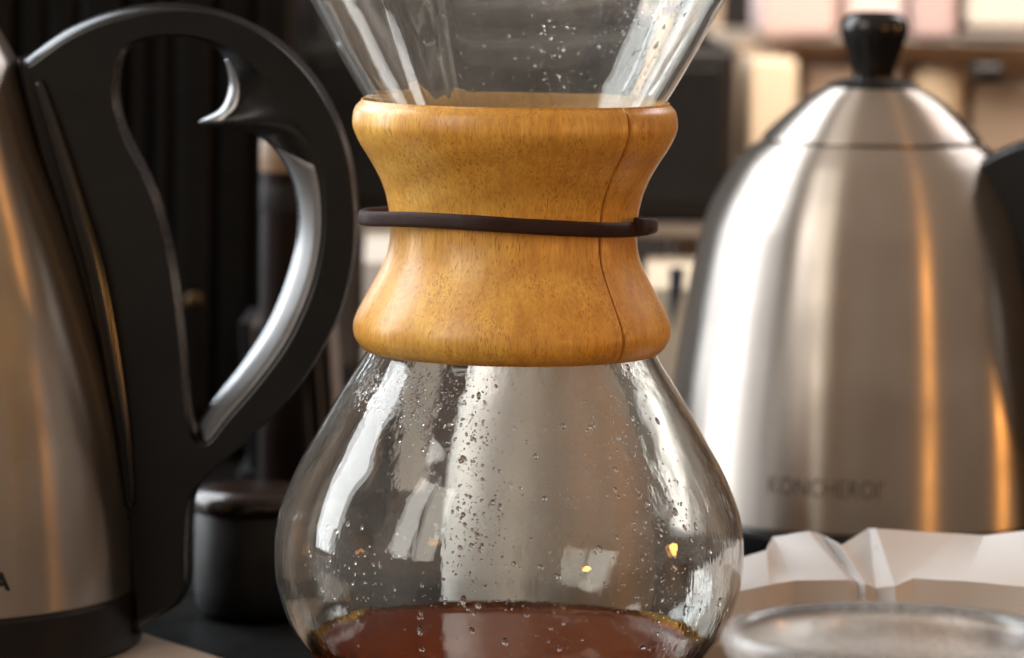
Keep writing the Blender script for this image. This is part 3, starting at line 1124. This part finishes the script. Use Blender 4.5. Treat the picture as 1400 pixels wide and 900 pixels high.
# dark red bottle with a painted-on tan highlight inside the loop of the handle
YD = 0.33
bo = P(388, 400, YD)
bot_ = empty("syrup_bottle", (bo.x, YD, 0))
tag(bot_, "dark red-brown bottle with a painted tan highlight glimpsed through the loop of the left kettle's handle", "bottle")
zb = lambda py: zc(py, YD)
sD = SC(YD)
lathe_obj("bottle_body", [(0, 0.0005), (30 * sD, 0.0005), (33 * sD, 0.003), (33 * sD, zb(182)), (30 * sD, zb(172)), (18 * sD, zb(158)), (12 * sD, zb(150)), (12 * sD, zb(120)), (0, zb(120))], plain("amber_dark_glass", (0.007, 0.003, 0.002), 0.5, 0, 40, 0.3, 0, spec=0.1), bot_, segs=64)
lathe_obj("bottle_band", [(33.6 * sD, zb(195)), (34 * sD, zb(196)), (34 * sD, zb(238)), (33.6 * sD, zb(239))], plain("tan_highlight", (0.20, 0.125, 0.07), 0.5, 0, 60, 0.2), bot_, segs=64)
lathe_obj("bottle_band", [(33.6 * sD, zb(256)), (34 * sD, zb(257)), (34 * sD, zb(292)), (33.6 * sD, zb(293))], plain("grey_label", (0.014, 0.012, 0.011), 0.6, 0, 60, 0.3, spec=0.2), bot_, segs=64)

# menu cards standing upright between the handle and the glass
YF = 0.345
cf = P(425, 560, YF)
can = empty("card_rack", (cf.x, YF, 0))
tag(can, "upright pack of dark cards with beige edges between the handle and the glass bulb", "card rack")
black_card = plain("black_card", (0.008, 0.008, 0.010), 0.6, 0, 60, 0.3, 0.1, spec=0.2)
beige_card = plain("beige_card", (0.20, 0.165, 0.14), 0.6, 0, 60, 0.2, 0.1)
xw = -0.0205
for k, (wd, bg) in enumerate([(4.2, 0), (1.3, 1), (4.0, 0), (1.7, 1), (4.6, 0), (2.2, 1), (4.4, 0), (1.2, 1), (3.8, 0), (1.5, 1), (3.0, 0), (1.5, 1)]):
    w_ = wd * 0.001
    cd = bevel_box("card", xw + 0.0001, xw + w_ - 0.0001, -0.006 + 0.0004 * (k % 3), 0.05, 0.022, 0.078 - 0.0012 * ((k * 5) % 4), beige_card if bg else black_card, can, bev=0.0003, seg=1)
    cd.rotation_euler = (0, R_(-4.5), 0)
    xw += w_
bevel_box("rack_foot", -0.026, 0.022, -0.010, 0.055, 0.0008, 0.0215, black_card, can, bev=0.001)

# dark glass jar with a brown-black lid
YJ = 0.155
cj = P(347, 780, YJ)
jar = empty("glass_jar", (cj.x, YJ, 0))
tag(jar, "small dark glass jar with a brown-black lid left of the coffee maker", "jar")
sJ = SC(YJ)
jz = lambda py: zc(py, YJ)
lathe_obj("jar_wall", [(0, 0.001), (70 * sJ, 0.001), (80 * sJ, 0.004), (82 * sJ, 0.010), (82 * sJ, jz(712)), (79 * sJ, jz(706)), (79 * sJ, jz(700)), (0, jz(700))],
          plain("smoky_glass", (0.020, 0.021, 0.021), 0.45, 0, 50, 0.3, 0.05, 0.0002, spec=0.25), jar, segs=80)
lathe_obj("jar_lid", [(0, jz(668)), (52 * sJ, jz(668)), (72 * sJ, jz(672)), (84 * sJ, jz(681)), (86 * sJ, jz(690)), (85 * sJ, jz(702)), (80 * sJ, jz(704)), (0, jz(704))],
          plain("brown_black_lid", (0.018, 0.010, 0.007), 0.24, 0, 40, 0.3, 0.05, 0.0002, coat=0.0), jar, segs=80)

# black espresso machine behind the coffee maker, on a steel stand
YE = 0.62
ex0, ex1 = P(405, 300, YE).x, P(1006, 60, YE).x
ez0, ez1 = zc(300, YE), zc(60, YE)
esp = empty("espresso_machine", ((ex0 + ex1) / 2, YE + 0.15, ez0))
tag(esp, "wide charcoal espresso machine seen behind and through the glass funnel", "espresso machine")
gx = lambda v: v - esp.location.x
char = plain("charcoal_enamel", (0.011, 0.0108, 0.0106), 0.45, 0, 20, 0.15, 0.1, 0.0003, spec=0.25)
bevel_box("machine_body", gx(ex0), gx(ex1), -0.15, 0.20, 0.0, ez1 - ez0, char, esp, bev=0.006, seg=4)
bevel_box("front_panel", gx(P(430, 100, YE).x), gx(P(985, 100, YE).x), -0.1545, -0.1495, 0.008, zc(88, YE) - ez0, plain("black_panel", (0.009, 0.0088, 0.0086), 0.35, 0, 20, 0.15, 0.05, 0.0003, spec=0.2), esp, bev=0.0015)
bevel_box("top_tray", gx(ex0) + 0.02, gx(ex1) - 0.03, -0.02, 0.18, ez1 - ez0 + 0.0005, zc(-10, YE + 0.15) - ez0, M['gloss_black'], esp, bev=0.004)

std = empty("steel_stand", ((ex0 + ex1) / 2, YE + 0.10, 0))
tag(std, "low steel stand carrying the charcoal espresso machine", "stand")
tan = plain("dull_tan_steel", (0.33, 0.27, 0.22), 0.35, 0.6, 30, 0.15, 0.05, 0.0002)
sx0, sx1 = P(398, 300, YE).x, P(1012, 300, YE).x
bevel_box("stand_top", sx0 - std.location.x, sx1 - std.location.x, -0.16, 0.17, zc(318, YE - 0.06), ez0 - 0.0005, tan, std, bev=0.002)
for sgn_x in (sx0 + 0.012, sx1 - 0.012):
    for yy in (-0.145, 0.15):
        bevel_box("leg", sgn_x - std.location.x - 0.008, sgn_x - std.location.x + 0.008, yy - 0.008, yy + 0.008, 0.0005, zc(318, YE - 0.06) - 0.0004, tan, std, bev=0.001)

# pale cartons standing under the stand's edge
cream = plain("cream_carton", (0.62, 0.56, 0.46), 0.6, 0, 30, 0.06, 0.1, 0.0003)
white = plain("white_carton", (0.70, 0.68, 0.65), 0.6, 0, 30, 0.05, 0.1, 0.0003)
navy = plain("navy_print", (0.010, 0.022, 0.050), 0.5, 0, 60, 0.2)
YCn = 0.50


def carton(px0, px1, pytop, label, body, lbl=None, Y=YCn, gable=True):
    a, b = P(px0, 420, Y).x, P(px1, 420, Y).x
    zt2 = zc(pytop, Y)
    c = empty("milk_carton", ((a + b) / 2, Y + (b - a) / 2, 0))
    tag(c, label, "carton", group="cartons under the stand")
    hw = (b - a) / 2
    V = [(-hw, -hw, 0.0006), (hw, -hw, 0.0006), (hw, hw, 0.0006), (-hw, hw, 0.0006), (-hw, -hw, zt2 - 0.012), (hw, -hw, zt2 - 0.012), (hw, hw, zt2 - 0.012), (-hw, hw, zt2 - 0.012),
         (-hw, -0.001, zt2 - 0.002), (hw, -0.001, zt2 - 0.002), (-hw, 0.001, zt2 - 0.002), (hw, 0.001, zt2 - 0.002), (-hw, -0.001, zt2), (hw, -0.001, zt2), (-hw, 0.001, zt2), (hw, 0.001, zt2)]
    F = [(0, 1, 5, 4), (1, 2, 6, 5), (2, 3, 7, 6), (3, 0, 4, 7), (4, 5, 9, 8), (6, 7, 10, 11), (8, 9, 13, 12), (11, 10, 14, 15), (12, 13, 15, 14), (3, 2, 1, 0), (5, 6, 11, 9), (7, 4, 8, 10), (9, 11, 15, 13), (10, 8, 12, 14)]
    mesh_obj("carton_body", V, F, body, c, smooth=False)
    if lbl:
        q = [P(x, y, Y - 0.0006) - Vector((c.location.x, c.location.y, 0)) for x, y in lbl]
        q = [Vector((v.x, -hw - 0.0006, v.z)) for v in q]
        V = q + [v + Vector((0, 0.0004, 0)) for v in q]
        n = len(q)
        mesh_obj("printed_patch", V, [tuple(range(n)), tuple(reversed(range(n, 2 * n)))] + [(i, (i + 1) % n, (i + 1) % n + n, i + n) for i in range(n)], navy, c, smooth=False)
    return c


carton(884, 958, 352, "cream carton with a navy patch right of the wooden collar's foot", cream, [(915, 366), (936, 366), (933, 395), (925, 425), (917, 452)])
carton(497, 560, 322, "plain white carton left of the wooden collar's waist", white)

# steel milk pitcher right behind the glass bulb
YP = 0.155
cp_ = P(757, 700, YP)
pit = empty("milk_pitcher", (cp_.x, YP, 0))
tag(pit, "brushed steel milk pitcher seen through the bulb of the glass coffee maker", "pitcher")
sP = SC(YP)
pp = [(104 * sP, zc(395, YP)), (106 * sP, zc(430, YP)), (122 * sP, zc(490, YP)), (142 * sP, zc(560, YP)), (154 * sP, zc(640, YP)), (158 * sP, zc(720, YP)), (158 * sP, zc(800, YP)), (156 * sP, zc(835, YP))]
ppc = [tuple(p) for p in catmull(pp, 60)]
lathe_obj("pitcher_wall", ppc + [(154 * sP, 0.002), (150 * sP, 0.0008), (0, 0.0008)], M['satin_steel'], pit, segs=120)
lathe_obj("pitcher_rim", [(106 * sP, ppc[0][1] + 0.0005), (105 * sP, ppc[0][1] + 0.002), (102 * sP, ppc[0][1] + 0.0018), (101 * sP, ppc[0][1] - 0.02), (0.0, ppc[0][1] - 0.022)], M['steel'], pit, segs=120)

# shelf rack at the upper right
YS = 0.85
rk = empty("shelf_rack", (P(1210, 60, YS).x, YS + 0.1, 0))
tag(rk, "pale metal shelf rack behind the right kettle", "shelf")
rx = lambda px: P(px, 60, YS).x - rk.location.x
shm = plain("champagne_metal", (0.60, 0.48, 0.37), 0.4, 0.3, 20, 0.1, 0.05, 0.0002)
bevel_box("shelf_board", rx(1004), rx(1600), -0.10, 0.16, zc(72, YS), zc(52, YS), shm, rk, bev=0.002)
for pxx in (1012, 1590):
    for yy in (-0.094, 0.15):
        bevel_box("post", rx(pxx) - 0.0034, rx(pxx) + 0.0034, yy - 0.003, yy + 0.003, 0.0005, zc(-60, YS) if yy > 0 else zc(73, YS), shm, rk, bev=0.0008)
bevel_box("shelf_board", rx(1004), rx(1600), -0.10, 0.16, zc(330, YS) - 0.004, zc(330, YS), shm, rk, bev=0.002)
bevel_box("back_sheet", rx(1004), rx(1600), 0.162, 0.166, 0.01, zc(74, YS), plain("brown_back", (0.26, 0.19, 0.14), 0.5, 0, 8, 0.3, 0.1), rk, bev=0)


def shelf_box(name, px0, px1, py0, py1, dy, mat, label, cat, depth=0.08, bev=0.004, group=None):
    Y = YS - 0.09 + dy
    a, b = P(px0, 100, Y).x, P(px1, 100, Y).x
    zt2 = zc(py0, Y)
    zb2 = zc(py1, Y)
    o = bevel_box(name, -(b - a) / 2, (b - a) / 2, 0, depth, 0, zt2 - zb2, mat, bev=bev, seg=3)
    o.location = ((a + b) / 2, Y, zb2)
    tag(o, label, cat, group)
    return o


zs_top = 51.0
pink = plain("pale_pink_card", (0.66, 0.50, 0.47), 0.6, 0, 12, 0.12, 0.05)
pink2 = plain("rosy_white_card", (0.74, 0.62, 0.61), 0.6, 0, 12, 0.12, 0.05)
shelf_box("box", 1036, 1145, -60, zs_top - 2, 0.02, pink, "pale pink box on top of the rack, left of the kettle knob", "box", bev=0.006)
shelf_box("box", 1150, 1240, -50, zs_top - 2, 0.03, pink2, "rosy white box on top of the rack, directly behind the kettle knob", "box", bev=0.008)
shelf_box("box", 1245, 1308, -70, zs_top - 2, 0.02, plain("mauve_card", (0.50, 0.37, 0.36), 0.6, 0, 12, 0.12, 0.05), "dusty mauve box on top of the rack, right of the kettle knob", "box", bev=0.006)
shelf_box("box", 1318, 1450, -60, 33, 0.02, plain("off_white_card", (0.62, 0.58, 0.52), 0.6, 0, 12, 0.06, 0.05), "off-white box on a grey tray at the top right corner", "box", bev=0.006)
shelf_box("tray", 1312, 1460, 34, zs_top - 2, 0.01, plain("grey_tray", (0.22, 0.19, 0.17), 0.5, 0, 12, 0.1, 0.05), "flat grey tray under the off-white box at the top right corner", "tray", bev=0.003)
shelf_box("box", 1024, 1092, 73.5, 329, 0.01, plain("warm_cream_card", (0.78, 0.64, 0.47), 0.6, 0, 12, 0.05, 0.05), "tall warm cream box under the rack's top shelf, by the left post", "box", bev=0.004)
shelf_box("box", 1100, 1235, 82, 329, 0.06, plain("brown_card", (0.34, 0.26, 0.20), 0.6, 0, 12, 0.2, 0.05), "brown box on the rack behind the left side of the kettle lid", "box", bev=0.004)
shelf_box("box", 1250, 1322, 82, 329, 0.05, plain("pale_straw_card", (0.60, 0.47, 0.32), 0.6, 0, 12, 0.1, 0.05), "straw-coloured box on the rack behind the right side of the kettle lid", "box", bev=0.010)
shelf_box("clip", 1330, 1376, 73.5, 104, 0.00, M['gloss_black'], "small black clip under the rack's top shelf near the right edge", "clip", depth=0.03, bev=0.004)
shelf_box("box", 1330, 1440, 106, 329, 0.06, plain("dim_brown_card", (0.32, 0.24, 0.175), 0.6, 0, 12, 0.25, 0.05), "dull brown box on the rack above the right kettle's handle", "box", bev=0.004)

# serving board: its far edge crosses the lower left corner beside the left kettle
bt = 0.004
e1 = ray_z(196, 864, bt)
e2 = ray_z(315, 902, bt)
bpy.data.objects.remove(bd)
d = (e2 - e1); d.z = 0
d.normalize()
nrm = Vector((d.y, -d.x, 0))
if nrm.y > 0: nrm = -nrm
corner = e1 - d * 0.10
board = empty("serving_board", (corner.x, corner.y, 0))
tag(board, "thin cream serving board under the left kettle, its edge showing at the bottom left", "board")
bo_ = bevel_box("board_slab", 0, 0.23, 0.0, 0.20, 0.0006, bt, M['board'], board, bev=0.0012)
ang = math.atan2(d.y, d.x)
board.location = e1 - d * 0.15
board.location.z = 0
# local x along the edge, local y towards the front left
xax = Vector((d.x, d.y, 0)); yax = Vector((nrm.x, nrm.y, 0)); zax = xax.cross(yax)
if zax.z < 0:
    bo_.scale = (1, 1, 1)
    for v in bo_.data.vertices: v.co.y = -v.co.y
    fix_normals(bo_.data)
board.rotation_euler = (0, 0, ang)
# the left kettle stands on the board
for o in left.children:
    if o.name.startswith("base_ring"):
        for v in o.data.vertices:
            if v.co.z < 0.0046: v.co.z = 0.0046 if v.co.z < 0.002 else max(v.co.z, 0.0056)
